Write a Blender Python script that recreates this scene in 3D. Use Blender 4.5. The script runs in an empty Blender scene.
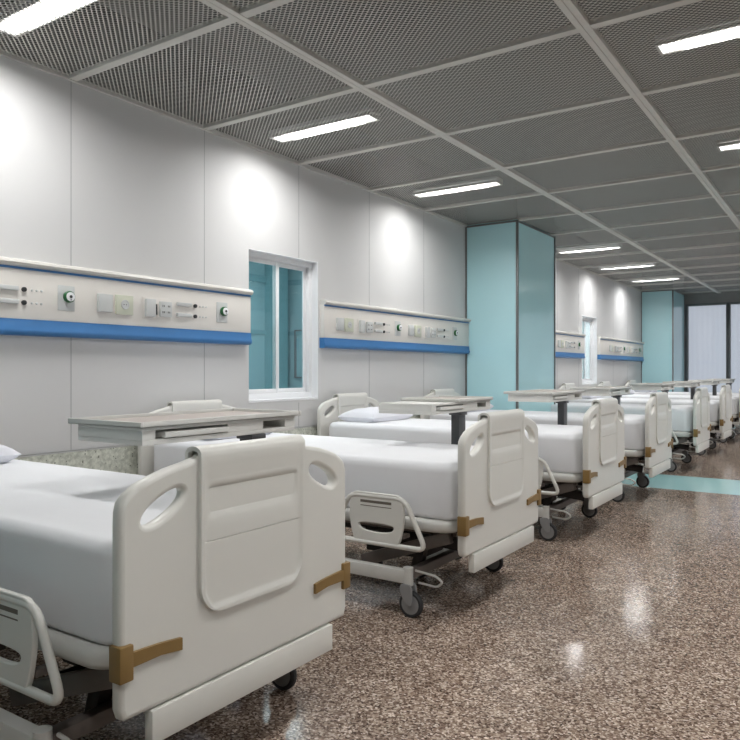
import bpy, bmesh, math, random
from mathutils import Vector, Matrix
random.seed(4)
C = bpy.context.scene.collection
PI = math.pi
H = 1.17            # camera height
D = 3.83            # bed-head wall stands at x = -D
CEIL = 2.88

# ------------------------------------------------------------------ materials
def new_mat(name):
    m = bpy.data.materials.new(name); m.use_nodes = True
    nt = m.node_tree
    return m, nt, nt.nodes['Principled BSDF']

def rgb(r, g, b):
    f = lambda c: (c/12.92 if c <= .04045 else ((c+.055)/1.055)**2.4)
    return (f(r/255), f(g/255), f(b/255), 1)

def mat(name, col, rough=.5, metal=0, spec=.5, var=.03, scale=8, bump=0, bscale=60, coat=0):
    m, nt, b = new_mat(name)
    b.inputs['Roughness'].default_value = rough
    b.inputs['Metallic'].default_value = metal
    b.inputs['Specular IOR Level'].default_value = spec
    b.inputs['Coat Weight'].default_value = coat
    tc = nt.nodes.new('ShaderNodeTexCoord')
    n = nt.nodes.new('ShaderNodeTexNoise'); n.inputs['Scale'].default_value = scale; n.inputs['Detail'].default_value = 3
    nt.links.new(tc.outputs['Object'], n.inputs['Vector'])
    r = nt.nodes.new('ShaderNodeValToRGB')
    r.color_ramp.elements[0].position = .3; r.color_ramp.elements[1].position = .7
    r.color_ramp.elements[0].color = tuple(c*(1-var) for c in col[:3])+(1,)
    r.color_ramp.elements[1].color = tuple(min(1, c*(1+var)) for c in col[:3])+(1,)
    nt.links.new(n.outputs['Fac'], r.inputs['Fac']); nt.links.new(r.outputs['Color'], b.inputs['Base Color'])
    if bump:
        n2 = nt.nodes.new('ShaderNodeTexNoise'); n2.inputs['Scale'].default_value = bscale
        nt.links.new(tc.outputs['Object'], n2.inputs['Vector'])
        bp = nt.nodes.new('ShaderNodeBump'); bp.inputs['Strength'].default_value = bump; bp.inputs['Distance'].default_value = .01
        nt.links.new(n2.outputs['Fac'], bp.inputs['Height']); nt.links.new(bp.outputs['Normal'], b.inputs['Normal'])
    return m

def emit_mat(name, col, s):
    m, nt, b = new_mat(name)
    b.inputs['Base Color'].default_value = col
    b.inputs['Emission Color'].default_value = col
    b.inputs['Emission Strength'].default_value = s
    return m

M = {}
M['wall'] = mat('wall_paint', rgb(212, 212, 212), .75, spec=.15, var=.012, scale=1.5)
M['seam'] = mat('wall_seam', rgb(160, 162, 163), .6)
M['plastic'] = mat('bed_plastic', rgb(222, 221, 215), .32, var=.012, scale=3)
M['plastic2'] = mat('table_plastic', rgb(218, 217, 212), .4, var=.004, scale=2)
M['tray'] = mat('tray_inlay', rgb(190, 179, 172), .45, var=.01, scale=4)
M['sheet'] = mat('bed_sheet', rgb(233, 234, 237), .9, spec=.2, var=.01, scale=4, bump=.12, bscale=9)
M['pillow'] = mat('pillow_cotton', rgb(228, 229, 236), .9, spec=.2, var=.01, bump=.3, bscale=14)
M['paint'] = mat('frame_paint', rgb(206, 205, 200), .35, var=.02)
M['dark'] = mat('dark_steel', rgb(112, 104, 99), .45, metal=.2, var=.06)
M['black'] = mat('black_mechanism', rgb(34, 33, 33), .5, var=.1)
M['column'] = mat('column_grey', rgb(82, 82, 84), .35, metal=.4)
M['brass'] = mat('bracket_bronze', rgb(136, 108, 62), .42, var=.05, scale=20)
M['rubber'] = mat('tyre_rubber', rgb(44, 44, 46), .6)
M['hub'] = mat('wheel_grey', rgb(142, 142, 142), .4)
M['blue'] = mat('rail_blue', rgb(60, 118, 176), .35, var=.03)
M['cream'] = mat('rail_cream', rgb(228, 224, 218), .45, var=.01)
M['bumper'] = mat('rail_bumper', rgb(216, 213, 207), .4, var=.015)
M['plate'] = mat('outlet_grey', rgb(204, 206, 205), .4)
M['plate_b'] = mat('outlet_beige', rgb(205, 208, 190), .4)
M['green'] = mat('outlet_green', rgb(20, 100, 48), .35)
M['white'] = mat('window_white', rgb(240, 241, 243), .4, var=.01)
M['ink'] = mat('ink_dark', rgb(45, 47, 48), .5)
M['trim'] = mat('grey_metal_trim', rgb(128, 130, 130), .35, metal=.5)
M['trimdark'] = mat('dark_metal_trim', rgb(118, 122, 125), .4, metal=.1)
M['grid'] = mat('grid_metal', rgb(208, 206, 201), .5, var=.03)
M['plenum'] = mat('plenum_dark', rgb(98, 98, 96), .9)
M['teal'] = mat('teal_panel', rgb(196, 240, 247), .12, var=.03, scale=.7, coat=.08)
M['tealwall'] = mat('teal_wall', rgb(146, 180, 186), .6, var=.05, scale=1)
M['tealdark'] = mat('teal_dark', rgb(122, 162, 168), .5)
M['slot'] = mat('slot_shade', rgb(108, 101, 92), .6)
M['soffit'] = mat('soffit_grey', rgb(150, 151, 150), .6)
M['lamp'] = emit_mat('lamp_diffuser', (1, .985, .96, 1), 4)
M['lampbody'] = mat('lamp_housing', rgb(170, 170, 170), .5)

# granite floor
def floor_mat():
    m, nt, b = new_mat('granite_floor')
    L = nt.links.new
    tc = nt.nodes.new('ShaderNodeTexCoord')
    v = nt.nodes.new('ShaderNodeTexVoronoi'); v.inputs['Scale'].default_value = 135; L(tc.outputs['Object'], v.inputs['Vector'])
    sep = nt.nodes.new('ShaderNodeSeparateColor'); L(v.outputs['Color'], sep.inputs['Color'])
    r = nt.nodes.new('ShaderNodeValToRGB'); cr = r.color_ramp
    cr.elements[0].position = 0; cr.elements[0].color = rgb(72, 57, 48)
    cr.elements[1].position = 1; cr.elements[1].color = rgb(222, 208, 196)
    for p, c in ((.18, (102, 84, 73)), (.4, (131, 112, 99)), (.62, (154, 136, 122)), (.85, (186, 171, 157))):
        e = cr.elements.new(p); e.color = rgb(*c)
    cr.interpolation = 'LINEAR'
    L(sep.outputs['Red'], r.inputs['Fac'])
    n = nt.nodes.new('ShaderNodeTexNoise'); n.inputs['Scale'].default_value = 7; n.inputs['Detail'].default_value = 8; n.inputs['Roughness'].default_value = .75
    L(tc.outputs['Object'], n.inputs['Vector'])
    r2 = nt.nodes.new('ShaderNodeValToRGB'); r2.color_ramp.elements[0].position = .3; r2.color_ramp.elements[1].position = .72
    r2.color_ramp.elements[0].color = (.76, .73, .72, 1); r2.color_ramp.elements[1].color = (1.32, 1.31, 1.30, 1)
    L(n.outputs['Fac'], r2.inputs['Fac'])
    mx = nt.nodes.new('ShaderNodeMix'); mx.data_type = 'RGBA'; mx.blend_type = 'MULTIPLY'; mx.inputs['Factor'].default_value = 1
    L(r.outputs['Color'], mx.inputs['A']); L(r2.outputs['Color'], mx.inputs['B'])
    # tile joints 0.8 m
    br = nt.nodes.new('ShaderNodeTexBrick'); br.offset = 0; br.inputs['Scale'].default_value = 1
    br.inputs['Brick Width'].default_value = .8; br.inputs['Row Height'].default_value = .8; br.inputs['Mortar Size'].default_value = .0022
    br.inputs['Color1'].default_value = (1, 1, 1, 1); br.inputs['Color2'].default_value = (.9, .9, .9, 1); br.inputs['Mortar'].default_value = (.62, .62, .62, 1)
    L(tc.outputs['Object'], br.inputs['Vector'])
    mx2 = nt.nodes.new('ShaderNodeMix'); mx2.data_type = 'RGBA'; mx2.blend_type = 'MULTIPLY'; mx2.inputs['Factor'].default_value = 1
    L(mx.outputs['Result'], mx2.inputs['A']); L(br.outputs['Color'], mx2.inputs['B'])
    L(mx2.outputs['Result'], b.inputs['Base Color'])
    b.inputs['Roughness'].default_value = .13
    b.inputs['Specular IOR Level'].default_value = .24
    return m
M['floor'] = floor_mat()
M['tealfloor'] = mat('teal_floor_band', rgb(176, 222, 224), .12, var=.02, scale=2, spec=.6)

def terrazzo():
    m, nt, b = new_mat('terrazzo_wainscot')
    L = nt.links.new
    tc = nt.nodes.new('ShaderNodeTexCoord')
    v = nt.nodes.new('ShaderNodeTexVoronoi'); v.inputs['Scale'].default_value = 56; L(tc.outputs['Object'], v.inputs['Vector'])
    r = nt.nodes.new('ShaderNodeValToRGB'); cr = r.color_ramp
    cr.elements[0].position = .2; cr.elements[0].color = (1, 1, 1, 1); cr.elements[1].position = .27; cr.elements[1].color = (0, 0, 0, 1)
    L(v.outputs['Distance'], r.inputs['Fac'])
    sep = nt.nodes.new('ShaderNodeSeparateColor'); L(v.outputs['Color'], sep.inputs['Color'])
    g = nt.nodes.new('ShaderNodeMath'); g.operation = 'GREATER_THAN'; g.inputs[1].default_value = .72; L(sep.outputs['Green'], g.inputs[0])
    mm = nt.nodes.new('ShaderNodeMath'); mm.operation = 'MULTIPLY'; L(g.outputs[0], mm.inputs[0]); L(r.outputs['Color'], mm.inputs[1])
    n = nt.nodes.new('ShaderNodeTexNoise'); n.inputs['Scale'].default_value = 45; n.inputs['Detail'].default_value = 4; L(tc.outputs['Object'], n.inputs['Vector'])
    r2 = nt.nodes.new('ShaderNodeValToRGB'); r2.color_ramp.elements[0].color = rgb(184, 188, 176); r2.color_ramp.elements[1].color = rgb(226, 229, 218)
    r2.color_ramp.elements[0].position = .35; r2.color_ramp.elements[1].position = .65
    L(n.outputs['Fac'], r2.inputs['Fac'])
    mx = nt.nodes.new('ShaderNodeMix'); mx.data_type = 'RGBA'; L(mm.outputs[0], mx.inputs['Factor'])
    L(r2.outputs['Color'], mx.inputs['A']); mx.inputs['B'].default_value = rgb(90, 96, 82)
    L(mx.outputs['Result'], b.inputs['Base Color']); b.inputs['Roughness'].default_value = .4
    return m
M['terrazzo'] = terrazzo()

def mesh_mat():
    m, nt, b = new_mat('expanded_metal_mesh')
    L = nt.links.new
    tc = nt.nodes.new('ShaderNodeTexCoord'); sp = nt.nodes.new('ShaderNodeSeparateXYZ'); L(tc.outputs['Object'], sp.inputs[0])
    def mth(op, a, bb=None):
        n = nt.nodes.new('ShaderNodeMath'); n.operation = op
        for i, q in enumerate((a, bb)):
            if q is None: continue
            if isinstance(q, (int, float)): n.inputs[i].default_value = q
            else: L(q, n.inputs[i])
        return n.outputs[0]
    px, py = .034, .03
    X = mth('DIVIDE', sp.outputs['X'], px); Y = mth('DIVIDE', sp.outputs['Y'], py)
    def lat(o):
        fx = mth('SUBTRACT', mth('FRACT', mth('ADD', X, 500+o)), .5)
        fy = mth('SUBTRACT', mth('FRACT', mth('ADD', Y, 500+o)), .5)
        return mth('ADD', mth('POWER', mth('ABSOLUTE', mth('MULTIPLY', fx, 2.15)), 1.6), mth('POWER', mth('ABSOLUTE', mth('MULTIPLY', fy, 3.0)), 1.6))
    d = mth('MINIMUM', lat(0), lat(.5))
    hole = mth('LESS_THAN', d, .68)
    tr = nt.nodes.new('ShaderNodeBsdfTransparent')
    mx = nt.nodes.new('ShaderNodeMixShader')
    L(hole, mx.inputs[0]); L(b.outputs[0], mx.inputs[1]); L(tr.outputs[0], mx.inputs[2])
    b.inputs['Base Color'].default_value = rgb(194, 193, 188); b.inputs['Roughness'].default_value = .5
    L(mx.outputs[0], nt.nodes['Material Output'].inputs['Surface'])
    return m
M['mesh'] = mesh_mat()

def glass_mat(name, tint, refl=.1):
    m, nt, b = new_mat(name)
    L = nt.links.new
    tr = nt.nodes.new('ShaderNodeBsdfTransparent'); tr.inputs[0].default_value = tint
    gl = nt.nodes.new('ShaderNodeBsdfGlossy'); gl.inputs['Roughness'].default_value = .02
    lw = nt.nodes.new('ShaderNodeLayerWeight'); lw.inputs[0].default_value = .5
    pw = nt.nodes.new('ShaderNodeMath'); pw.operation = 'POWER'; pw.inputs[1].default_value = 5; L(lw.outputs['Facing'], pw.inputs[0])
    fr = nt.nodes.new('ShaderNodeMath'); fr.operation = 'MULTIPLY_ADD'; fr.inputs[1].default_value = .8; fr.inputs[2].default_value = .03; L(pw.outputs[0], fr.inputs[0])
    mx = nt.nodes.new('ShaderNodeMixShader')
    L(fr.outputs[0], mx.inputs[0]); L(tr.outputs[0], mx.inputs[1]); L(gl.outputs[0], mx.inputs[2])
    L(mx.outputs[0], nt.nodes['Material Output'].inputs['Surface'])
    return m
M['glass'] = glass_mat('window_glass', (.84, .91, .92, 1))
M['glass2'] = glass_mat('clear_glass', (.9, .93, .96, 1))

def blind_mat():
    m, nt, b = new_mat('roller_blind')
    L = nt.links.new
    df = nt.nodes.new('ShaderNodeBsdfDiffuse'); df.inputs[0].default_value = rgb(190, 196, 212)
    tl = nt.nodes.new('ShaderNodeBsdfTranslucent')
    tc = nt.nodes.new('ShaderNodeTexCoord'); w = nt.nodes.new('ShaderNodeTexWave'); w.bands_direction = 'X'; w.inputs['Scale'].default_value = 3; w.inputs['Distortion'].default_value = 2
    L(tc.outputs['Object'], w.inputs['Vector'])
    r = nt.nodes.new('ShaderNodeValToRGB'); r.color_ramp.elements[0].color = rgb(244, 244, 247); r.color_ramp.elements[1].color = rgb(248, 248, 250)
    L(w.outputs['Fac'], r.inputs['Fac']); L(r.outputs['Color'], tl.inputs[0])
    mx = nt.nodes.new('ShaderNodeMixShader'); mx.inputs[0].default_value = .9
    L(df.outputs[0], mx.inputs[1]); L(tl.outputs[0], mx.inputs[2])
    L(mx.outputs[0], nt.nodes['Material Output'].inputs['Surface'])
    return m
M['blind'] = blind_mat()

# ------------------------------------------------------------------ mesh helpers
def link(name, me, m, parent=None, smooth=True):
    me.name = name
    o = bpy.data.objects.new(name, me); C.objects.link(o)
    if m is not None:
        me.materials.clear(); me.materials.append(m)
    if smooth:
        for p in me.polygons: p.use_smooth = True
        try: me.set_sharp_from_angle(angle=math.radians(38))
        except Exception: pass
    if parent: o.parent = parent
    return o

def finish(name, bm, m, parent=None, smooth=True):
    bmesh.ops.recalc_face_normals(bm, faces=bm.faces[:])
    me = bpy.data.meshes.new(name); bm.to_mesh(me); bm.free()
    return link(name, me, m, parent, smooth)

def abox(bm, x0, x1, y0, y1, z0, z1, bev=0, seg=2):
    b2 = bmesh.new()
    bmesh.ops.create_cube(b2, size=1)
    for v in b2.verts:
        v.co = Vector(((x0+x1)/2+v.co.x*(x1-x0), (y0+y1)/2+v.co.y*(y1-y0), (z0+z1)/2+v.co.z*(z1-z0)))
    if bev: bmesh.ops.bevel(b2, geom=b2.edges[:], offset=bev, segments=seg, profile=.5, affect='EDGES')
    merge(bm, b2)

def merge(bm, b2, mtx=None):
    if mtx: bmesh.ops.transform(b2, matrix=mtx, verts=b2.verts[:])
    me = bpy.data.meshes.new('t'); b2.to_mesh(me); b2.free(); bm.from_mesh(me); bpy.data.meshes.remove(me)

def box(name, m, x0, x1, y0, y1, z0, z1, parent=None, bev=0, seg=2):
    bm = bmesh.new(); abox(bm, x0, x1, y0, y1, z0, z1, bev, seg)
    return finish(name, bm, m, parent)

def beam(bm, p, q, w, h, bev=.004):
    p, q = Vector(p), Vector(q); d = q-p; L = d.length
    b2 = bmesh.new(); bmesh.ops.create_cube(b2, size=1)
    for v in b2.verts: v.co = Vector((v.co.x*L, v.co.y*w, v.co.z*h))
    if bev: bmesh.ops.bevel(b2, geom=b2.edges[:], offset=bev, segments=2, profile=.5, affect='EDGES')
    R = d.to_track_quat('X', 'Z').to_matrix().to_4x4()
    merge(bm, b2, Matrix.Translation((p+q)/2) @ R)

def cyl(bm, p, q, r, seg=20, r2=None):
    p, q = Vector(p), Vector(q); d = q-p
    b2 = bmesh.new(); bmesh.ops.create_cone(b2, cap_ends=True, segments=seg, radius1=r, radius2=r if r2 is None else r2, depth=d.length)
    merge(bm, b2, Matrix.Translation((p+q)/2) @ d.to_track_quat('Z', 'Y').to_matrix().to_4x4())

def tube(bm, pts, r, seg=12, closed=False, rad=0):
    P = [Vector(p) for p in pts]
    if rad:
        Q = []; n = len(P)
        for i, p in enumerate(P):
            if not closed and i in (0, n-1): Q.append(p); continue
            a = (P[i-1]-p); b = (P[(i+1) % n]-p)
            ra = min(rad, a.length*.45, b.length*.45)
            A = p+a.normalized()*ra; B = p+b.normalized()*ra
            for k in range(6):
                t = k/5; Q.append((1-t)**2*A+2*t*(1-t)*p+t*t*B)
        P = Q
    n = len(P); rings = []
    prev = None
    for i in range(n):
        if closed: t = (P[(i+1) % n]-P[i-1]).normalized()
        else: t = (P[min(i+1, n-1)]-P[max(i-1, 0)]).normalized()
        u = t.orthogonal().normalized() if prev is None else (prev-t*prev.dot(t)).normalized()
        prev = u; w = t.cross(u)
        rings.append([bm.verts.new(P[i]+r*(math.cos(2*PI*k/seg)*u+math.sin(2*PI*k/seg)*w)) for k in range(seg)])
    rr = list(range(n)) if closed else list(range(n-1))
    for i in rr:
        A, B = rings[i], rings[(i+1) % n]
        for k in range(seg):
            try: bm.faces.new((A[k], A[(k+1) % seg], B[(k+1) % seg], B[k]))
            except ValueError: pass
    if not closed:
        bm.faces.new(rings[0]); bm.faces.new(rings[-1])

def lathe(bm, prof, org, axis='y', seg=28):
    rings = []
    for r, h in prof:
        ring = []
        for k in range(seg):
            a = 2*PI*k/seg; c, s = r*math.cos(a), r*math.sin(a)
            co = (c, h, s) if axis == 'y' else ((h, c, s) if axis == 'x' else (c, s, h))
            ring.append(bm.verts.new(Vector(org)+Vector(co)))
        rings.append(ring)
    for A, B in zip(rings, rings[1:]):
        for k in range(seg): bm.faces.new((A[k], A[(k+1) % seg], B[(k+1) % seg], B[k]))
    bm.faces.new(rings[0]); bm.faces.new(rings[-1])

def plate_mesh(loops, thick, bev, mtx, res=3):
    """closed outlines (first = outside, others = holes) -> rounded plate, centred on its plane"""
    cu = bpy.data.curves.new('c', 'CURVE'); cu.dimensions = '2D'; cu.fill_mode = 'BOTH'
    cu.extrude = thick/2-bev; cu.bevel_depth = bev; cu.bevel_resolution = res; cu.offset = -bev
    for lp in loops:
        s = cu.splines.new('POLY'); s.points.add(len(lp)-1)
        for p, c in zip(s.points, lp): p.co = (c[0], c[1], 0, 1)
        s.use_cyclic_u = True
    o = bpy.data.objects.new('c', cu); C.objects.link(o)
    dg = bpy.context.evaluated_depsgraph_get()
    me = bpy.data.meshes.new_from_object(o.evaluated_get(dg))
    bpy.data.objects.remove(o); bpy.data.curves.remove(cu)
    me.transform(mtx)
    return me
YZ = Matrix(((0, 0, 1, 0), (1, 0, 0, 0), (0, 1, 0, 0), (0, 0, 0, 1)))    # plate lying in the y-z plane
XZ = Matrix(((1, 0, 0, 0), (0, 0, -1, 0), (0, 1, 0, 0), (0, 0, 0, 1)))   # plate lying in the x-z plane

def smooth_loop(pts, it=2):
    for _ in range(it):
        q = []
        for i in range(len(pts)):
            a, b = pts[i], pts[(i+1) % len(pts)]
            q.append((a[0]*.75+b[0]*.25, a[1]*.75+b[1]*.25)); q.append((a[0]*.25+b[0]*.75, a[1]*.25+b[1]*.75))
        pts = q
    return pts

def ell(cx, cy, a, b, ang, n=28, p=1.0):
    r = []
    for k in range(n):
        t = 2*PI*k/n; x = a*math.copysign(abs(math.cos(t))**p, math.cos(t)); y = b*math.copysign(abs(math.sin(t))**p, math.sin(t))
        r.append((cx+x*math.cos(ang)-y*math.sin(ang), cy+x*math.sin(ang)+y*math.cos(ang)))
    return r

def rrect(x0, x1, y0, y1, r, n=6):
    out = []
    for cx, cy, a0 in ((x1-r, y1-r, 0), (x0+r, y1-r, PI/2), (x0+r, y0+r, PI), (x1-r, y0+r, 1.5*PI)):
        for k in range(n+1):
            a = a0+PI/2*k/n; out.append((cx+r*math.cos(a), cy+r*math.sin(a)))
    return out

def tag(o, label=None, cat=None, group=None, kind=None):
    if label: o['label'] = label
    if cat: o['category'] = cat
    if group: o['group'] = group
    if kind: o['kind'] = kind
    return o

def empty(name, loc=(0, 0, 0), rz=0):
    o = bpy.data.objects.new(name, None); C.objects.link(o); o.location = loc; o.rotation_euler = (0, 0, rz)
    o.empty_display_size = .1
    return o

def kids(o): return [c for c in bpy.data.objects if c.parent == o]
def copy_tree(o, parent=None):
    c = o.copy(); C.objects.link(c); c.parent = parent
    for ch in kids(o): copy_tree(ch, c)
    return c

def struct(o): o['kind'] = 'structure'; return o

# ------------------------------------------------------------------ room shell
X1, YB, YF = 4.6, -6.2, 17.62
PRO = .65
PIL = [(-.80, .44), (7.744, 8.98), (16.28, 17.52)]
WIN = [(4.044, 4.90), (12.18, 13.03)]
WZ0, WZ1 = .918, 2.10

# floor with teal bands set into it
bands = [(-1.04, -.02), (7.50, 8.52), (16.04, 17.06)]
bm = bmesh.new(); y = YB
for a, b_ in bands:
    abox(bm, -D-.1, X1+.1, y, a, -.1, 0); y = b_
abox(bm, -D-.1, X1+.1, y, YF+.1, -.1, 0)
fl = struct(finish('floor', bm, M['floor'], smooth=False))
for a, b_ in bands:
    box('floor_band', M['tealfloor'], -D-.1, X1+.1, a+.002, b_-.002, -.1, 0, fl)

# left (bed-head) wall with window openings
bm = bmesh.new(); y = YB; TH = .14
for (a, b_) in WIN:
    abox(bm, -D-TH, -D, y, a, 0, 3.4)
    abox(bm, -D-TH, -D, a, b_, 0, WZ0); abox(bm, -D-TH, -D, a, b_, WZ1, 3.4)
    y = b_
abox(bm, -D-TH, -D, y, YF+.1, 0, 3.4)
wl = struct(finish('wall_left', bm, M['wall'], smooth=False))
bm = bmesh.new()
for k in range(-8, 15):
    ys = 2.54+1.05*k
    if any(a-.02 < ys < b_+.02 for a, b_ in WIN):
        abox(bm, -D-.001, -D+.0012, ys-.0022, ys+.0022, WZ1, CEIL); abox(bm, -D-.001, -D+.0012, ys-.0022, ys+.0022, .7, WZ0-.02)
    else: abox(bm, -D-.001, -D+.0012, ys-.0022, ys+.0022, .7, CEIL)
finish('panel_joint', bm, M['seam'], wl, False)
box('wainscot', M['terrazzo'], -D, -D+.02, YB, YF, 0, .695, wl)
box('wainscot_cap', M['plate'], -D, -D+.022, YB, YF, .688, .695, wl)

bm = bmesh.new(); FILL_WIN = [(YB+.6+2.9*k, YB+2.9+2.9*k) for k in range(3, 8)]  # unseen windows in the right wall, added to let in fill daylight
abox(bm, X1, X1+.14, YB, YF, 0, .5); abox(bm, X1, X1+.14, YB, YF, 2.72, 3.4); y = YB
for a, b_ in FILL_WIN: abox(bm, X1, X1+.14, y, a, .5, 2.72); y = b_
abox(bm, X1, X1+.14, y, YF, .5, 2.72)
struct(finish('wall_right', bm, M['wall'], None, False))
for k, (a, b_) in enumerate(FILL_WIN):
    w = struct(empty('window_%d' % (20+k), (0, 0, 0)))
    bm = bmesh.new()
    for ya, yb, za, zb in ((a, a+.05, .5, 2.72), (b_-.05, b_, .5, 2.72), (a+.05, b_-.05, .5, .55), (a+.05, b_-.05, 2.67, 2.72), ((a+b_)/2-.03, (a+b_)/2+.03, .55, 2.67)):
        abox(bm, X1+.02, X1+.1, ya, yb, za, zb, .003)
    finish('window_frame', bm, M['trimdark'], w)
    for ya, yb in ((a+.05, (a+b_)/2-.03), ((a+b_)/2+.03, b_-.05)): box('pane', M['glass2'], X1+.05, X1+.056, ya, yb, .55, 2.67, w)
struct(box('wall_back', M['wall'], -D-.14, X1+.14, YB-.14, YB, 0, 3.4))

# far wall: header, low wall, glazing
wf = struct(box('wall_far', M['soffit'], -D-.14, X1+.14, YF, YF+.14, 2.665, 3.4))
box('lower_wall', M['wall'], -D-.14, X1+.14, YF, YF+.14, 0, .25, wf)
box('end_wall', M['wall'], -D-.14, -3.17, YF, YF+.14, .25, 2.665, wf)
lat = 3.15; n = 1
while lat > -4.4:
    a, b_ = -lat, -lat+.845
    w = struct(empty('window_%d' % (n+2), (0, 0, 0)))
    bm = bmesh.new()
    for x0, x1 in ((a-.025, a+.03), (b_-.03-.0, b_+.025-.003)): abox(bm, x0, x1, YF-.02, YF+.1, .25, 2.665, .003)
    abox(bm, a+.03, b_-.03, YF-.02, YF+.1, 2.62, 2.665); abox(bm, a+.03, b_-.03, YF-.02, YF+.1, .25, .30)
    finish('window_frame', bm, M['trimdark'], w)
    box('pane', M['glass2'], a+.03, b_-.03, YF+.03, YF+.036, .30, 2.62, w)
    box('roller_blind', M['blind'], a+.03, b_-.03, YF+.09, YF+.092, .3, 2.62, w)
    lat -= .87; n += 1

# teal pillars
for i, (a, b_) in enumerate(PIL):
    p = struct(box('pillar', M['teal'], -D, -D+PRO, a, b_, 0, CEIL+.008, None))
    bm = bmesh.new()
    xf = -D+PRO
    abox(bm, xf-.012, xf+.012, a-.012, a+.02, 0, CEIL, .003)
    abox(bm, xf-.012, xf+.012, b_-.02, b_+.012, 0, CEIL, .003)
    abox(bm, -D+.003, -D+.02, a-.01, a+.01, 0, CEIL)
    abox(bm, -D+.003, xf-.012, a-.008, a+.01, CEIL-.02, CEIL)
    abox(bm, xf-.01, xf+.008, a+.02, b_-.02, CEIL-.02, CEIL)
    finish('corner_trim', bm, M['trim'], p)

# ceiling: mesh panels in a metal grid under a dark deck
ce = struct(box('ceiling', M['plenum'], -D-.14, X1+.14, YB-.14, YF+.14, 3.4, 3.5))
bm = bmesh.new(); vs = [bm.verts.new(c) for c in ((-D, YB, CEIL+.012), (X1, YB, CEIL+.012), (X1, YF, CEIL+.012), (-D, YF, CEIL+.012))]; bm.faces.new(vs)
o = finish('mesh_sheet', bm, M['mesh'], ce, False)
PW = 1.36
bm = bmesh.new(); abox(bm, -D+.001, -D+.02, YB, YF, CEIL+.02, 3.4); abox(bm, -D+.02, X1, YF-.03, YF-.001, CEIL+.02, 3.4); abox(bm, X1-.02, X1-.001, YB, YF-.03, CEIL+.02, 3.4)
for a, b_ in PIL: abox(bm, -D+.02, -D+PRO, a, b_, CEIL+.02, 3.4)
finish('plenum_lining', bm, M['plenum'], ce, False)
rx = [-2.475+PW*k for k in range(0, 6)]
bm = bmesh.new()
for x in rx:
    abox(bm, x-.034, x-.0012, YB, YF, CEIL-.006, CEIL+.03, .002, 1); abox(bm, x+.0012, x+.034, YB, YF, CEIL-.006, CEIL+.03, .002, 1)
finish('ceiling_runner', bm, M['grid'], ce)
bm = bmesh.new()
for k in range(-8, 15):
    ys = 2.54+1.05*k
    abox(bm, -D, X1, ys-.026, ys+.026, CEIL-.003, CEIL+.025)
abox(bm, -D, -D+.02, YB, YF, CEIL-.008, CEIL+.02)
finish('ceiling_cross_bar', bm, M['grid'], ce)

# window niches on the bed-head wall, rooms behind them
def niche_window(n, a, b_):
    w = struct(empty('window_%d' % n, (-D, a, WZ0)))
    Xo = D; 
    def bx(nm, m, x0, x1, y0, y1, z0, z1, bev=0, par=w):
        return box(nm, m, x0+D, x1+D, y0-a, y1-a, z0-WZ0, z1-WZ0, par, bev)
    fx0, fx1 = -D-.12, -D-.065
    bm = bmesh.new()
    def ab(x0, x1, y0, y1, z0, z1): abox(bm, x0+D, x1+D, y0-a, y1-a, z0-WZ0, z1-WZ0, .003)
    t = .045
    ab(fx0, fx1, a, b_, WZ1-t, WZ1); ab(fx0, fx1, a, b_, WZ0, WZ0+t+.02); ab(fx0, fx1, a, a+t, WZ0+t+.02, WZ1-t); ab(fx0, fx1, b_-t, b_, WZ0+t+.02, WZ1-t)
    finish('window_frame', bm, M['white'], w)
    mid = (a+b_)/2-.01
    for s, (y0, y1, dx) in enumerate(((a+t, mid+.02, 0), (mid-.02, b_-t, -.02))):
        bm = bmesh.new(); q = .035; z0, z1 = WZ0+t+.02, WZ1-t
        for (ya, yb, za, zb) in ((y0, y0+q, z0, z1), (y1-q, y1, z0, z1), (y0+q, y1-q, z1-q, z1), (y0+q, y1-q, z0, z0+q)):
            abox(bm, -.095+dx, -.077+dx, ya-a, yb-a, za-WZ0, zb-WZ0, .003)
        sh = finish('sash', bm, M['white'], w)
        box('pane', M['glass'], -.088+dx, -.084+dx, y0+q-a, y1-q-a, z0+q-WZ0, z1-q-WZ0, sh)
    bx('window_sill', M['white'], -D-.065, -D+.002, a, b_, WZ0, WZ0+.018)
    bx('reveal', M['white'], -D-.065, -D+.001, b_-.006, b_-.0002, WZ0+.018, WZ1-.0)
    bx('reveal', M['white'], -D-.065, -D+.001, a, b_-.006, WZ1-.006, WZ1-.0002)
    return w
niche_window(1, *WIN[0]); niche_window(2, *WIN[1])

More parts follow.
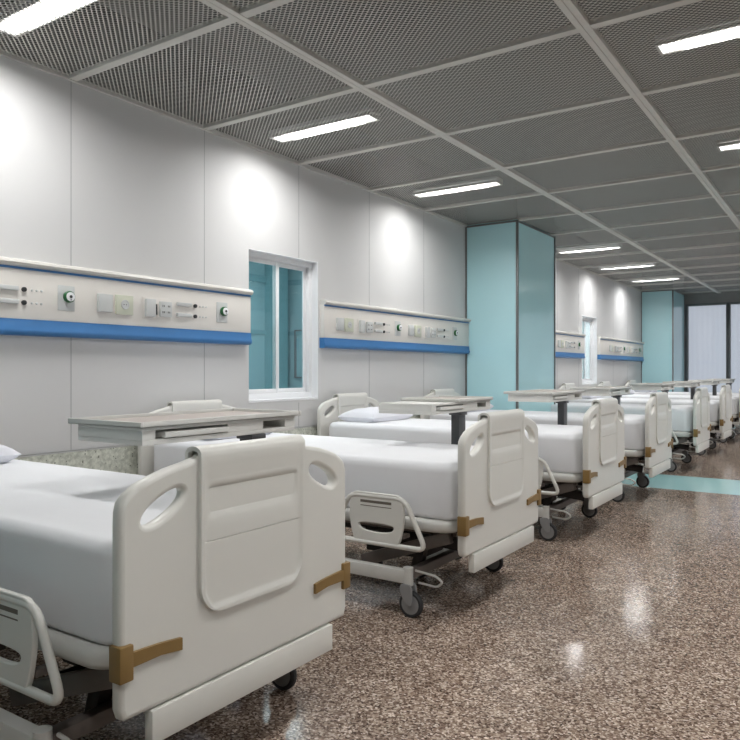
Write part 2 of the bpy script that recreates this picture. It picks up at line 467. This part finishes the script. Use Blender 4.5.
def back_room(y0, y1, m, power):
    xa, xb = -D-3.2, -D-TH
    bm = bmesh.new()
    abox(bm, xa-.1, xa, y0, y1, 0, 3.0); abox(bm, xa, xb, y0-.1, y0, 0, 3.0); abox(bm, xa, xb, y1, y1+.1, 0, 3.0)
    r = struct(finish('wall_back', bm, m, None, False)) if False else struct(finish('wall_adjoining', bm, m, None, False))
    box('adjoining_floor', M['plate'], xa-.1, xb, y0-.1, y1+.1, -.1, 0, r)
    box('adjoining_ceiling', M['white'], xa-.1, xb, y0-.1, y1+.1, 3.0, 3.1, r)
    bm = bmesh.new()
    for k in range(1, 5): abox(bm, xa, xa+.02, y0+k*(y1-y0)/5-.02, y0+k*(y1-y0)/5+.02, 0, 3)
    abox(bm, xa, xa+.02, y0, y1, 1.68, 1.74); abox(bm, xa, xa+.03, y0, y1, 2.42, 2.52); abox(bm, xa, xb, y1-.02, y1, 1.68, 1.74); abox(bm, xa, xb, y1-.02, y1, 2.42, 2.5)
    finish('wall_batten', bm, M['tealdark'] if m is M['tealwall'] else m, r)
    bm = bmesh.new(); abox(bm, -D-2.0, -D-.9, y0+1.2, y1-1.2, 2.93, 2.98)  # unseen glowing panel, added to brighten the room behind the window
    finish('adjoining_fill', bm, emit_mat('adjoining_fill', (.95, .98, 1, 1), power), r)
    return r
r1 = back_room(2.6, 8.2, M['tealwall'], 7.5)
box('column', M['tealdark'], -D-3.2, -D-3.02, 7.75, 8.05, 0, 3, r1)
bm = bmesh.new(); 
for za in (1.05, 1.74): abox(bm, -D-3.0, -D-2.78, 8.17, 8.2, za, za+.02)
for xa in (-D-3.0, -D-2.8): abox(bm, xa, xa+.02, 8.17, 8.2, 1.05, 1.76)
finish('hatch_frame', bm, M['trimdark'], r1)
r2 = back_room(11.2, 16.2, M['wall'], 15)

# ------------------------------------------------------------------ ceiling lights
def make_light():
    r = empty('ceiling_light', (0, 0, CEIL))
    bm = bmesh.new()
    abox(bm, -.45, .45, -.075, .075, .050, .075, .003); abox(bm, -.45, .45, -.075, -.062, .02, .045); abox(bm, -.45, .45, .062, .075, .02, .045)
    abox(bm, -.45, -.435, -.062, .062, .02, .045); abox(bm, .435, .45, -.062, .062, .02, .045)
    finish('housing', bm, M['lampbody'], r)
    box('diffuser', M['lamp'], -.433, .433, -.06, .06, .026, .034, r)
    ld = bpy.data.lights.new('lamp', 'AREA'); ld.shape = 'RECTANGLE'; ld.size = .64; ld.size_y = .13
    ld.energy = 35; ld.color = (1, .995, .985); ld.spread = math.radians(162)
    lo = bpy.data.objects.new('lamp', ld); C.objects.link(lo); lo.location = (0, 0, .0235); lo.parent = r
    return r
base = make_light(); first = True
LX = [-3.17, -.43, 2.29]
vis = {(0, 2.01): 'long ceiling light above the nearest bed, cut off by the top left corner',
       (0, 4.11): 'long ceiling light over the wall, just past the white-framed teal window',
       (0, 6.21): 'slim ceiling light just in front of the nearer teal pillar',
       (0, 10.41): 'thin ceiling light, first one beyond the nearer teal pillar',
       (0, 12.51): 'thin ceiling light, middle of the three between the two teal pillars',
       (0, 14.61): 'thin ceiling light, last one before the farther teal pillar',
       (1, 4.11): 'bright ceiling light at the upper right edge of the view',
       (1, 6.21): 'short visible end of a ceiling light at the right edge, below the brighter one'}
for i, x in enumerate(LX):
    for k in range(-1, 8):  # first row, behind the viewer, is added as frontal fill for the near beds
        y = round(2.01+2.1*k, 2)
        if y > 16 or (i == 0 and k in (-1, 3)): continue
        if first: o = base; first = False
        else: o = copy_tree(base)
        o.location = (x, y, CEIL)
        if (i, y) in vis: tag(o, vis[(i, y)], 'ceiling light', 'ceiling lights in the mesh panels')
        else: tag(o, 'slim white ceiling light outside the picture, behind or right of the viewer', 'ceiling light', 'ceiling lights beyond the frame')

# ------------------------------------------------------------------ medical wall units
def wall_unit(y0, y1, rings, label):
    r = empty('medical_wall_unit', (-D, y0, 1.36)); tag(r, label, 'wall unit', 'medical rail units on the bed-head wall')
    L = y1-y0; z = lambda v: v-1.36
    P = .05
    # front face with backing
    box('unit_body', M['cream'], 0, P, 0, L, z(1.4495), z(1.7345), r, .002)
    bm = bmesh.new()      # rounded bumper on top
    prof = [(0, z(1.735)), (P+.004, z(1.735)), (P+.02, z(1.742)), (P+.026, z(1.755)), (P+.02, z(1.768)), (P, z(1.777)), (0, z(1.777))]
    def extr(prof, a, b_, m, nm):
        bm = bmesh.new()
        A = [bm.verts.new((x, a, zz)) for x, zz in prof]; B = [bm.verts.new((x, b_, zz)) for x, zz in prof]
        for k in range(len(prof)): bm.faces.new((A[k], A[(k+1) % len(prof)], B[(k+1) % len(prof)], B[k]))
        bm.faces.new(A); bm.faces.new(B)
        return finish(nm, bm, m, r)
    bm.free()
    extr(prof, 0, L+.004, M['bumper'], 'bumper_rail')
    box('blue_stripe', M['blue'], P, P+.004, 0, L, z(1.722), z(1.734), r)
    prof = [(0, z(1.36)), (P-.01, z(1.36)), (P+.004, z(1.366)), (P+.012, z(1.378)), (P+.012, z(1.392)), (P+.004, z(1.404)), (P+.003, z(1.449)), (0, z(1.449))]
    extr(prof, 0, L+.002, M['blue'], 'blue_band')
    for yr in rings:
        q = yr-y0
        def pl(nm, m, a, b_, za, zb, d=.014, par=r, bev=.003, x=P):
            if q+a < .01 or q+b_ > L-.005: return None
            return box(nm, m, x-.001, x+d, q+a, q+b_, z(za), z(zb), par, bev)
        pl('blank_plate', M['plate'], -1.054, -.955, 1.522, 1.631, .02)
        s = pl('round_socket', M['plate_b'], -.926, -.80, 1.515, 1.635, .014)
        if s:
            bm = bmesh.new(); lathe(bm, [(.03, 0), (.03, .005), (.026, .006), (.024, .002), (.002, .002)], (P+.0135, q-.863, z(1.577)), 'x', 24)
            finish('socket_ring', bm, M['plate'], s)
            bm = bmesh.new()
            for dy in (-.009, .009): cyl(bm, (P+.012, q-.863+dy, z(1.577)), (P+.0165, q-.863+dy, z(1.577)), .0035, 8)
            finish('socket_hole', bm, M['ink'], s)
        pl('outlet_backing', M['cream'], -.72, -.488, 1.50, 1.642, .004)
        pl('switch', M['plate'], -.705, -.632, 1.515, 1.628, .026)
        pl('switch_slot', M['ink'], -.622, -.606, 1.53, 1.60, .008)
        s = pl('power_outlet', M['plate'], -.59, -.496, 1.52, 1.62, .022)
        if s:
            bm = bmesh.new()
            for dy in (-.025, .02):
                for zz in (1.55, 1.59):
                    for e in (-.006, .006): abox(bm, P+.02, P+.0235, q-.543+dy+e-.002, q-.543+dy+e+.002, z(zz-.006), z(zz+.006))
            finish('outlet_hole', bm, M['ink'], s)
        for zz in (1.612, 1.540):
            pl('slot_bar', M['plate'], -.444, -.314, zz-.010, zz+.014, .018)
            if q-.279 > 0:
                bm = bmesh.new(); lathe(bm, [(.013, 0), (.013, .012), (.009, .014)], (P, q-.279, z(zz)), 'x', 18); finish('knob', bm, M['ink'], r)
                for dy in (-.231, -.203, -.174):
                    bm = bmesh.new(); lathe(bm, [(.0065, 0), (.0065, .003), (.004, .005)], (P, q+dy, z(zz)), 'x', 12); finish('indicator_dot', bm, M['plate'], r)
        g = pl('gas_outlet', M['plate'], -.075, .032, 1.512, 1.657, .004)
        if g:
            bm = bmesh.new(); lathe(bm, [(.031, 0), (.033, .004), (.033, .022), (.029, .026)], (P+.003, q-.012, z(1.593)), 'x', 28); finish('green_ring', bm, M['green'], g)
            bm = bmesh.new(); lathe(bm, [(.0265, 0), (.0265, .004), (.022, .0055)], (P+.028, q-.012, z(1.593)), 'x', 28); finish('outlet_face', bm, M['white'], g)
            bm = bmesh.new(); lathe(bm, [(.009, 0), (.009, .002), (.006, .003)], (P+.0335, q-.012, z(1.593)), 'x', 14)
            abox(bm, P+.0335, P+.035, q-.014, q-.010, z(1.571), z(1.580)); finish('valve_hole', bm, M['ink'], g)
    return r
wall_unit(.46, 4.012, [1.26, 2.497, 3.734], 'cream and blue medical wall rail left of the first window, above the nearest bed')
wall_unit(4.92, 7.744-.012, [6.145, 7.38], 'cream and blue medical wall rail between the first window and the nearer teal pillar')
wall_unit(9.0, 12.15, [10.63, 11.87], 'short-looking cream and blue wall rail between the nearer pillar and the narrow far window')
wall_unit(13.06, 16.28-.012, [14.70, 15.94], 'farthest cream and blue wall rail, between the narrow window and far pillar')

# ------------------------------------------------------------------ hospital bed (local: foot face at x=0, head towards -x)
BZ0, BT = .311, .040
def board_outline():
    half = [(.468, BZ0+.03), (.468, .79), (.467, .822), (.461, .846), (.444, .864), (.413, .884), (.366, .900), (.317, .913), (.26, .923), (.214, .933), (.20, .943), (.10, .946)]
    right = [(y, z) for y, z in half]
    pts = [(.45, BZ0), (.468-.008, BZ0+.006)] + right + [(-y, z) for y, z in reversed(right)] + [(-.460, BZ0+.006), (-.45, BZ0)]
    return pts
def make_board(name, parent, x):
    holes = [ell(-.334, .818, .074, .026, math.radians(26), p=.9), ell(.334, .818, .074, .026, math.radians(-26), p=.9)]
    me = plate_mesh([board_outline()]+[h[::-1] for h in holes], BT, .014, Matrix.Translation((x, 0, 0)) @ YZ)
    return link(name, me, M['plastic'], parent)

def make_cover(parent, xo, sgn, zb, zt):
    """moulded cover that hooks over the top of a board; sgn=+1: its long face looks to +x"""
    path = []
    t = .016   # how far the face stands in front of the board face
    hb = -BT/2-.013; hf = BT/2+t*.75
    # back lip going up
    for k in range(4): path.append((hb, zt-.10+.075*k/3))
    r = (hf-hb)/2; cx = (hf+hb)/2
    for k in range(1, 12):
        a = PI-PI*k/12; path.append((cx+r*math.cos(a), zt-.028+.028*math.sin(a)**.8))
    zs = [zt-.03]
    fine = [zt-.05, zt-.09, .868, .862, .852, .846, .84, .82, .80, .786, .778, .770, .764, .755, .73, .7035, .7015, .700, .6985, .6965, .68, .64, .60]
    zs += [z for z in fine if zb+.12 < z < zt-.04]
    zs += [zb+.11-.11*math.sin(k/12*PI/2) for k in range(0, 13)]
    for z in zs: path.append((hf, z))
    W = .221; R = .085
    cols = [-1, -.985, -.965, -.945, -.92, -.89, -.85, -.8, -.7, -.5, -.25, 0, .25, .5, .7, .8, .85, .89, .92, .945, .965, .985, 1]
    bm = bmesh.new(); G = []
    sm = lambda e0, e1, v: (lambda q: q*q*(3-2*q))(min(1, max(0, (v-e0)/(e1-e0))))
    for i, (px, pz) in enumerate(path):
        row = []
        w = W
        front = i >= 15
        if front and pz < zb+R:
            dz = (zb+R-pz)/R; w = W-R+R*math.sqrt(max(0, 1-dz*dz))
        for c in cols:
            yy = c*w; x = px
            if front:
                edge = W-abs(c)*W
                e2 = pz-zb
                # the face sits 6 mm behind a raised rim at the sides and the bottom
                inner = sm(.012, .022, edge)*sm(.012, .026, e2)*sm(.0, .03, zt-.05-pz)
                x -= .006*inner
                # shaped hollow between two ledges
                rec = sm(.745, .80, pz)*(1-sm(.838, .858, pz))*sm(.028, .045, edge)
                x -= .009*rec
                if abs(pz-.700) < .0012 and edge > .024: x -= .004
            row.append(bm.verts.new((xo+sgn*x, yy+.003, pz)))
        G.append(row)
    for A, B in zip(G, G[1:]):
        for k in range(len(cols)-1):
            bm.faces.new((A[k], A[k+1], B[k+1], B[k]))
    bmesh.ops.recalc_face_normals(bm, faces=bm.faces[:])
    me = bpy.data.meshes.new('cover'); bm.to_mesh(me); bm.free()
    o = bpy.data.objects.new('cover', me); C.objects.link(o)
    # make sure normals look outwards, then thicken inwards
    md = o.modifiers.new('s', 'SOLIDIFY'); md.thickness = .012; md.offset = -1
    f = max(me.polygons, key=lambda p: p.center.x*sgn)
    if f.normal.x*sgn < 0: me.flip_normals()
    dg = bpy.context.evaluated_depsgraph_get(); m2 = bpy.data.meshes.new_from_object(o.evaluated_get(dg))
    bpy.data.objects.remove(o)
    return link('board_cover', m2, M['plastic'], parent)

def mattress(parent, x0, x1, y0, y1, z0, z1):
    bm = bmesh.new(); bmesh.ops.create_cube(bm, size=1)
    for v in bm.verts: v.co = Vector(((x0+x1)/2+v.co.x*(x1-x0), (y0+y1)/2+v.co.y*(y1-y0), (z0+z1)/2+v.co.z*(z1-z0)))
    vert = [e for e in bm.edges if abs(e.verts[0].co.z-e.verts[1].co.z) > .1]
    bmesh.ops.bevel(bm, geom=vert, offset=.09, segments=8, profile=.5, affect='EDGES')
    top = [e for e in bm.edges if all(abs(v.co.z-z1) < 1e-4 for v in e.verts) and len(e.link_faces) == 2]
    bot = [e for e in bm.edges if all(abs(v.co.z-z0) < 1e-4 for v in e.verts) and len(e.link_faces) == 2]
    bmesh.ops.bevel(bm, geom=top, offset=.045, segments=6, profile=.5, affect='EDGES')
    bot = [e for e in bm.edges if e.is_valid and all(abs(v.co.z-z0) < 1e-4 for v in e.verts) and len(e.link_faces) == 2]
    bmesh.ops.bevel(bm, geom=bot, offset=.022, segments=4, profile=.5, affect='EDGES')
    return finish('mattress', bm, M['sheet'], parent)

def make_guard(bed, xc, side):
    """folding side guard: plate inside a tube loop"""
    y = side*.505
    bm = bmesh.new()
    tube(bm, [(xc-.275, y, .328), (xc-.16, y, .555), (xc+.16, y, .555), (xc+.275, y, .328)], .0125, 12, True, .05)
    g = finish('side_guard', bm, M['plastic'], bed)
    out = smooth_loop([(xc-.125, .318), (xc-.150, .40), (xc-.158, .46), (xc-.156, .52), (xc-.140, .572), (xc-.07, .572), (xc+.07, .572), (xc+.140, .572), (xc+.156, .52), (xc+.158, .46), (xc+.150, .40), (xc+.125, .318), (xc+.05, .318), (xc-.05, .318)], 2)
    holes = [smooth_loop([(xc-.112, .418), (xc-.08, .382), (xc+.08, .382), (xc+.112, .418), (xc+.05, .426), (xc-.05, .426)], 3)]
    me = plate_mesh([out]+[h[::-1] for h in holes], .018, .004, Matrix.Translation((0, y, 0)) @ XZ, 2)
    link('guard_plate', me, M['plastic'], g)
    for za, zb in ((.522, .535), (.505, .509)):  # thin raised strips, coloured like the shade inside recessed slots
        box('guard_slot_shade', M['slot'], xc-.09, xc+.09, y+side*.0085, y+side*.0096, za, zb, g)
    for dx in (-.13, .13):
        bm = bmesh.new(); beam(bm, (xc+dx, side*.495, .37), (xc+dx, side*.43, .37), .03, .02)
        finish('guard_arm', bm, M['dark'], g)
    return g

def make_caster(bed, x, y):
    bm = bmesh.new(); cyl(bm, (x, y, .15), (x, y, .235), .024, 24)
    s = finish('caster', bm, M['paint'], bed)
    R = .0625
    ox = x+.016
    me = plate_mesh([smooth_loop([(x-.03, .16), (x+.03, .16), (x+.034, .12), (ox+.02, .058), (ox-.012, .058), (x-.036, .12)], 2)], .034, .006, Matrix.Translation((0, y, 0)) @ XZ, 2)
    # two-legged fork: split the plate into a left and a right cheek
    f1 = link('fork', me, M['hub'], s)
    for v in me.vertices: v.co.y = y+(v.co.y-y)*.35+.021
    me2 = me.copy()
    for v in me2.vertices: v.co.y = 2*y-v.co.y
    me2.flip_normals(); link('fork', me2, M['hub'], s)
    bm = bmesh.new(); lathe(bm, [(.048, -.012), (R-.006, -.0135), (R, -.007), (R, .007), (R-.006, .0135), (.048, .012)], (ox, y, R), 'y', 32); finish('tyre', bm, M['rubber'], s)
    bm = bmesh.new(); lathe(bm, [(.006, -.0150), (.014, -.0148), (.044, -.0125), (.0478, -.0118), (.0478, .0118), (.044, .0125), (.014, .0148), (.006, .0150)], (ox, y, R), 'y', 28); finish('wheel_disc', bm, M['hub'], s)
    return s

def make_bed():
    b = empty('hospital_bed')
    xf = -BT/2
    fb = make_board('footboard', b, xf)
    make_cover(fb, xf, 1, .50, .962)
    # lower apron panel
    box('apron', M['plastic'], -.026, .005, -.376, .380, .223, .309, b, .003, 2)
    # bronze corner brackets
    for s in (-1, 1):
        bm = bmesh.new()
        abox(bm, -.034, .011, min(s*.477, s*.436), max(s*.477, s*.436), .411, .50, .004)
        w = [(s*.44, .443, .479), (s*.35, .445, .475), (s*.282, .436, .468)]
        b2 = bmesh.new(); V = []
        for (yy, za, zb) in w:
            V.append([b2.verts.new((x, yy, zz)) for x, zz in ((-.002, za), (.010, za), (.010, zb), (-.002, zb))])
        for A, B in zip(V, V[1:]):
            for k in range(4): b2.faces.new((A[k], A[(k+1) % 4], B[(k+1) % 4], B[k]))
        b2.faces.new(V[0]); b2.faces.new(V[-1]); merge(bm, b2)
        finish('corner_bracket', bm, M['brass'], b)
    xh = -2.28
    hb = make_board('headboard', b, xh)
    make_cover(hb, xh, 1, .50, .962)
    # platform and mattress
    me = plate_mesh([rrect(-2.24, -.075, -.455, .455, .10, 8)], .062, .026, Matrix.Translation((0, 0, .430)), 4)
    link('platform', me, M['paint'], b)
    mattress(b, -2.235, -.062, -.435, .435, .461, .729)
    # under frame
    bm = bmesh.new()
    for s in (-1, 1): beam(bm, (-2.15, s*.33, .392), (-.12, s*.33, .392), .04, .05)
    for x in (-.16, -.75, -1.4, -2.05): beam(bm, (x, -.33, .392), (x, .33, .392), .04, .045)
    beam(bm, (-.10, -.3, .35), (.0-.03, -.3, .35), .03, .03); beam(bm, (-.10, .3, .35), (-.03, .3, .35), .03, .03)
    finish('deck_frame', bm, M['dark'], b)
    for s in (-1, 1):
        for (xa, xb) in ((-.12, -.62), (-1.35, -1.85)):
            bm = bmesh.new(); beam(bm, (xa, s*.375, .375), (xb, s*.375, .195), .035, .06); finish('lift_arm', bm, M['dark'], b)
    bm = bmesh.new()
    for x in (-.42, -1.62): beam(bm, (x-.22, -.2, .33), (x+.25, .0, .24), .06, .06); 
    abox(bm, -.78, -.42, -.12, .12, .17, .30, .01); abox(bm, -1.7, -1.3, -.1, .1, .2, .32, .01)
    cyl(bm, (-.62, -.37, .195), (-.62, .37, .195), .018); cyl(bm, (-1.85, -.37, .195), (-1.85, .37, .195), .018)
    cyl(bm, (-1.3, 0, .27), (-.78, 0, .27), .022)
    beam(bm, (-.30, -.28, .37), (-.36, -.28, .17), .05, .05); beam(bm, (-.30, .28, .37), (-.36, .28, .17), .05, .05)
    finish('lift_motor', bm, M['black'], b)
    for s in (-1, 1):
        bm = bmesh.new(); beam(bm, (-1.99, s*.465-.03, .19), (-.28, s*.465-.03, .19), .045, .062)
        finish('base_rail', bm, M['paint'], b)
    for x in (-.30, -1.95):
        bm = bmesh.new(); beam(bm, (x, -.475, .19), (x, .415, .19), .045, .045)
        finish('cross_member', bm, M['dark'], b)
    for s in (-1, 1):
        for x in (-.282, -1.99): make_caster(b, x, s*.465-.03)
        bm = bmesh.new()
        tube(bm, [(-.26, s*.435-.03, .215), (-.15, s*.435-.03, .205), (-.115, s*.43-.03, .18), (-.15, s*.42-.03, .15), (-.25, s*.42-.03, .155)], .006, 8, False, .02)
        finish('brake_pedal', bm, M['paint'], b)
        make_guard(b, -.455, s); make_guard(b, -1.73, s)
    # folded crank handles under the foot end
    for s in (-.15, .15):
        bm = bmesh.new(); cyl(bm, (-.35, s, .352), (-.07, s, .352), .009, 10); cyl(bm, (-.075, s, .352), (-.075, s+.075, .335), .007, 10); cyl(bm, (-.075, s+.075, .335), (-.15, s+.078, .33), .014, 12)
        finish('crank_handle', bm, M['black'], b)
    return b

bed_y = [1.575, 3.43, 5.27, 7.015, 9.28, 11.23, 13.25, 15.15]
bed_lab = ['white hospital bed nearest the camera, its footboard filling the lower left',
           'second white hospital bed from the camera, side guard and one grey caster showing',
           'third white hospital bed, standing before the nearer teal pillar',
           'fourth white hospital bed from the camera, just before the teal floor band',
           'fifth white hospital bed, first one beyond the teal floor band',
           'sixth white hospital bed, second one beyond the teal floor band',
           'seventh white hospital bed, only its mattress seen at the right edge',
           'last white hospital bed, mostly hidden, nearest the blue-grey far windows']
bed0 = make_bed()
for i, y in enumerate(bed_y):
    o = bed0 if i == 0 else copy_tree(bed0)
    o.location = (-1.47, y, 0); tag(o, bed_lab[i], 'hospital bed', 'row of hospital beds')

# pillows
def pillow_mesh():
    bm = bmesh.new(); n, m_ = 24, 32; a, b_, h = .185, .33, .15
    for sgn in (1, -1):
        G = []
        for i in range(n+1):
            u = -1+2*i/n; row = []
            for j in range(m_+1):
                v = -1+2*j/m_
                e = ((1-abs(u)**2.6)*(1-abs(v)**3.2))
                hh = h*(max(0, e)**.42)
                pin = 1-.05*(abs(u)**2)*(1-abs(v)**2)
                x = u*a*(1-.06*(1-abs(u))*0-.05*(1-v*v)*abs(u)); y = v*b_*(1-.05*(1-u*u)*abs(v))
                wr = .004*math.sin(9*v+4*u)*math.sin(5*u+1)*max(0, e)
                z = .04+(sgn*hh*.5 if sgn > 0 else -min(.039, hh*.5))+(wr if sgn > 0 else 0)
                row.append(bm.verts.new((x, y, z)))
            G.append(row)
        for i in range(n):
            for j in range(m_): bm.faces.new((G[i][j], G[i+1][j], G[i+1][j+1], G[i][j+1]))
    bmesh.ops.remove_doubles(bm, verts=bm.verts[:], dist=.0004)
    return bm
pl0 = finish('pillow', pillow_mesh(), M['pillow'])
pl_lab = ['white pillow on the nearest bed, cut off by the left edge', 'white pillow at the head of the second bed, behind its overbed table',
          'plump white pillow at the head of the third bed, beside its oval-slotted headboard', 'white pillow on the fourth bed, hidden by a tray table',
          'small-looking white pillow on the fifth bed', 'white pillow on the sixth bed, near the far teal pillar', 'white pillow on the seventh bed', 'white pillow on the last bed by the far windows']
for i, y in enumerate(bed_y):
    o = pl0 if i == 0 else pl0.copy()
    if i: C.objects.link(o)
    o.location = (-3.48, y+.02, .7285); o.rotation_euler = (0, 0, random.uniform(-.02, .02))
    tag(o, pl_lab[i], 'pillow', 'pillows at the bed heads')

# ------------------------------------------------------------------ overbed tables (local: origin on floor below column)
def make_table(tray_full=True):
    t = empty('overbed_table')
    x0, x1 = -.36, .0          # depth (head side .. foot side)
    a, b_ = 0, .80             # along the room
    tz = .982
    # body: hollow shell with a drawer slot
    bm = bmesh.new()
    abox(bm, x0, x1, a, b_, .912, .930, .003)                        # bottom
    abox(bm, x0, x1, a, b_, .962, .974, .002)                        # top
    abox(bm, x0, x1-.0, a, a+.055, .930, .962)                       # near end
    abox(bm, x0, x0+.012, a+.055, .40, .930, .962); abox(bm, x0, x0+.012, .60, .735, .930, .962)   # back
    abox(bm, x0, x1-.0, .40, .60, .930, .962)                        # middle block
    abox(bm, x0, x1-.0, .735, b_, .930, .962)                        # far end
    b = finish('table_body', bm, M['plastic2'], t)
    bm = bmesh.new(); abox(bm, x0+.02, x1+.012, a+.09, .398, .934, .954, .004); finish('drawer', bm, M['plastic2'], t)
    y0, y1 = (-.022, .822) if tray_full else (.30, .80)
    bm = bmesh.new()
    xo0, xo1 = x0-.03, x1+.02
    abox(bm, xo0, xo1, y0, y1, .974, .980, .002)
    rw = .016
    for (xa, xb, ya, yb) in ((xo0, xo1, y0, y0+rw), (xo0, xo1, y1-rw, y1), (xo0, xo0+rw, y0+rw, y1-rw), (xo1-rw, xo1, y0+rw, y1-rw)):
        abox(bm, xa, xb, ya, yb, .974, .994, .002)
    tr = finish('tray', bm, M['plastic2'], t)
    box('tray_inlay', M['tray'], xo0+rw, xo1-rw, y0+rw, y1-rw, .980, .982, tr)
    return t
def add_column(t, cy):
    box('column', M['column'], -.06, -.005, cy-.045, cy+.045, .10, .912, t, .004)
    bm = bmesh.new(); abox(bm, -.075, .012, cy-.047, cy+.035, .893, .912, .003)
    finish('column_plate', bm, M['column'], t)
    bm = bmesh.new()
    beam(bm, (-.03, cy, .085), (-.03, cy-.48, .085), .05, .03); beam(bm, (-.33, cy, .085), (-.33, cy-.48, .085), .05, .03); beam(bm, (-.35, cy, .085), (-.01, cy, .085), .06, .035)
    bs = finish('base', bm, M['paint'], t)
    for x in (-.03, -.33):
        for yy in (cy-.02, cy-.46):
            bm = bmesh.new(); lathe(bm, [(.012, -.012), (.032, -.012), (.035, -.008), (.035, .008), (.032, .012), (.012, .012)], (x, yy, .035), 'y', 20)
            finish('wheel', bm, M['rubber'], bs)
tabs = [(1.59, .57, True), (3.60, .40, False), (5.54, .38, True), (7.20, .39, True), (9.52, .38, True), (11.48, .38, True), (13.50, .42, True), (15.40, .40, True)]
tab_lab = ['long off-white overbed table with a pinkish tray, above the nearest bed', 'off-white overbed table with a short top tray and dark grey column, over the second bed',
           'off-white overbed table seen against the nearer teal pillar', 'off-white overbed table over the fourth bed, seen below the narrow far window',
           'off-white overbed table over the fifth bed, overlapping the far wall', 'off-white overbed table over the sixth bed, before the farther teal pillar',
           'off-white overbed table over the seventh bed, seen against the far windows', 'farthest off-white overbed table, at the right edge before the far windows']
for i, (y, cy, full) in enumerate(tabs):
    t = make_table(full); add_column(t, cy)
    t.location = (-1.995, y, 0); tag(t, tab_lab[i], 'overbed table', 'overbed tables along the row')

# ------------------------------------------------------------------ world, camera
w = bpy.data.worlds.new('world'); bpy.context.scene.world = w; w.use_nodes = True
bg = w.node_tree.nodes['Background']; bg.inputs[0].default_value = (.97, .985, 1, 1); bg.inputs[1].default_value = .85

cam = bpy.data.cameras.new('camera'); cam.lens = 35; cam.sensor_width = 36; cam.clip_start = .05
co = bpy.data.objects.new('camera', cam); C.objects.link(co)
co.location = (0, 0, H); co.rotation_euler = (PI/2, 0, math.radians(33.88))
bpy.context.scene.camera = co
vs = bpy.context.scene.view_settings
vs.view_transform = 'Standard'; vs.look = 'None'; vs.gamma = 1; vs.exposure = 0; vs.use_curve_mapping = False
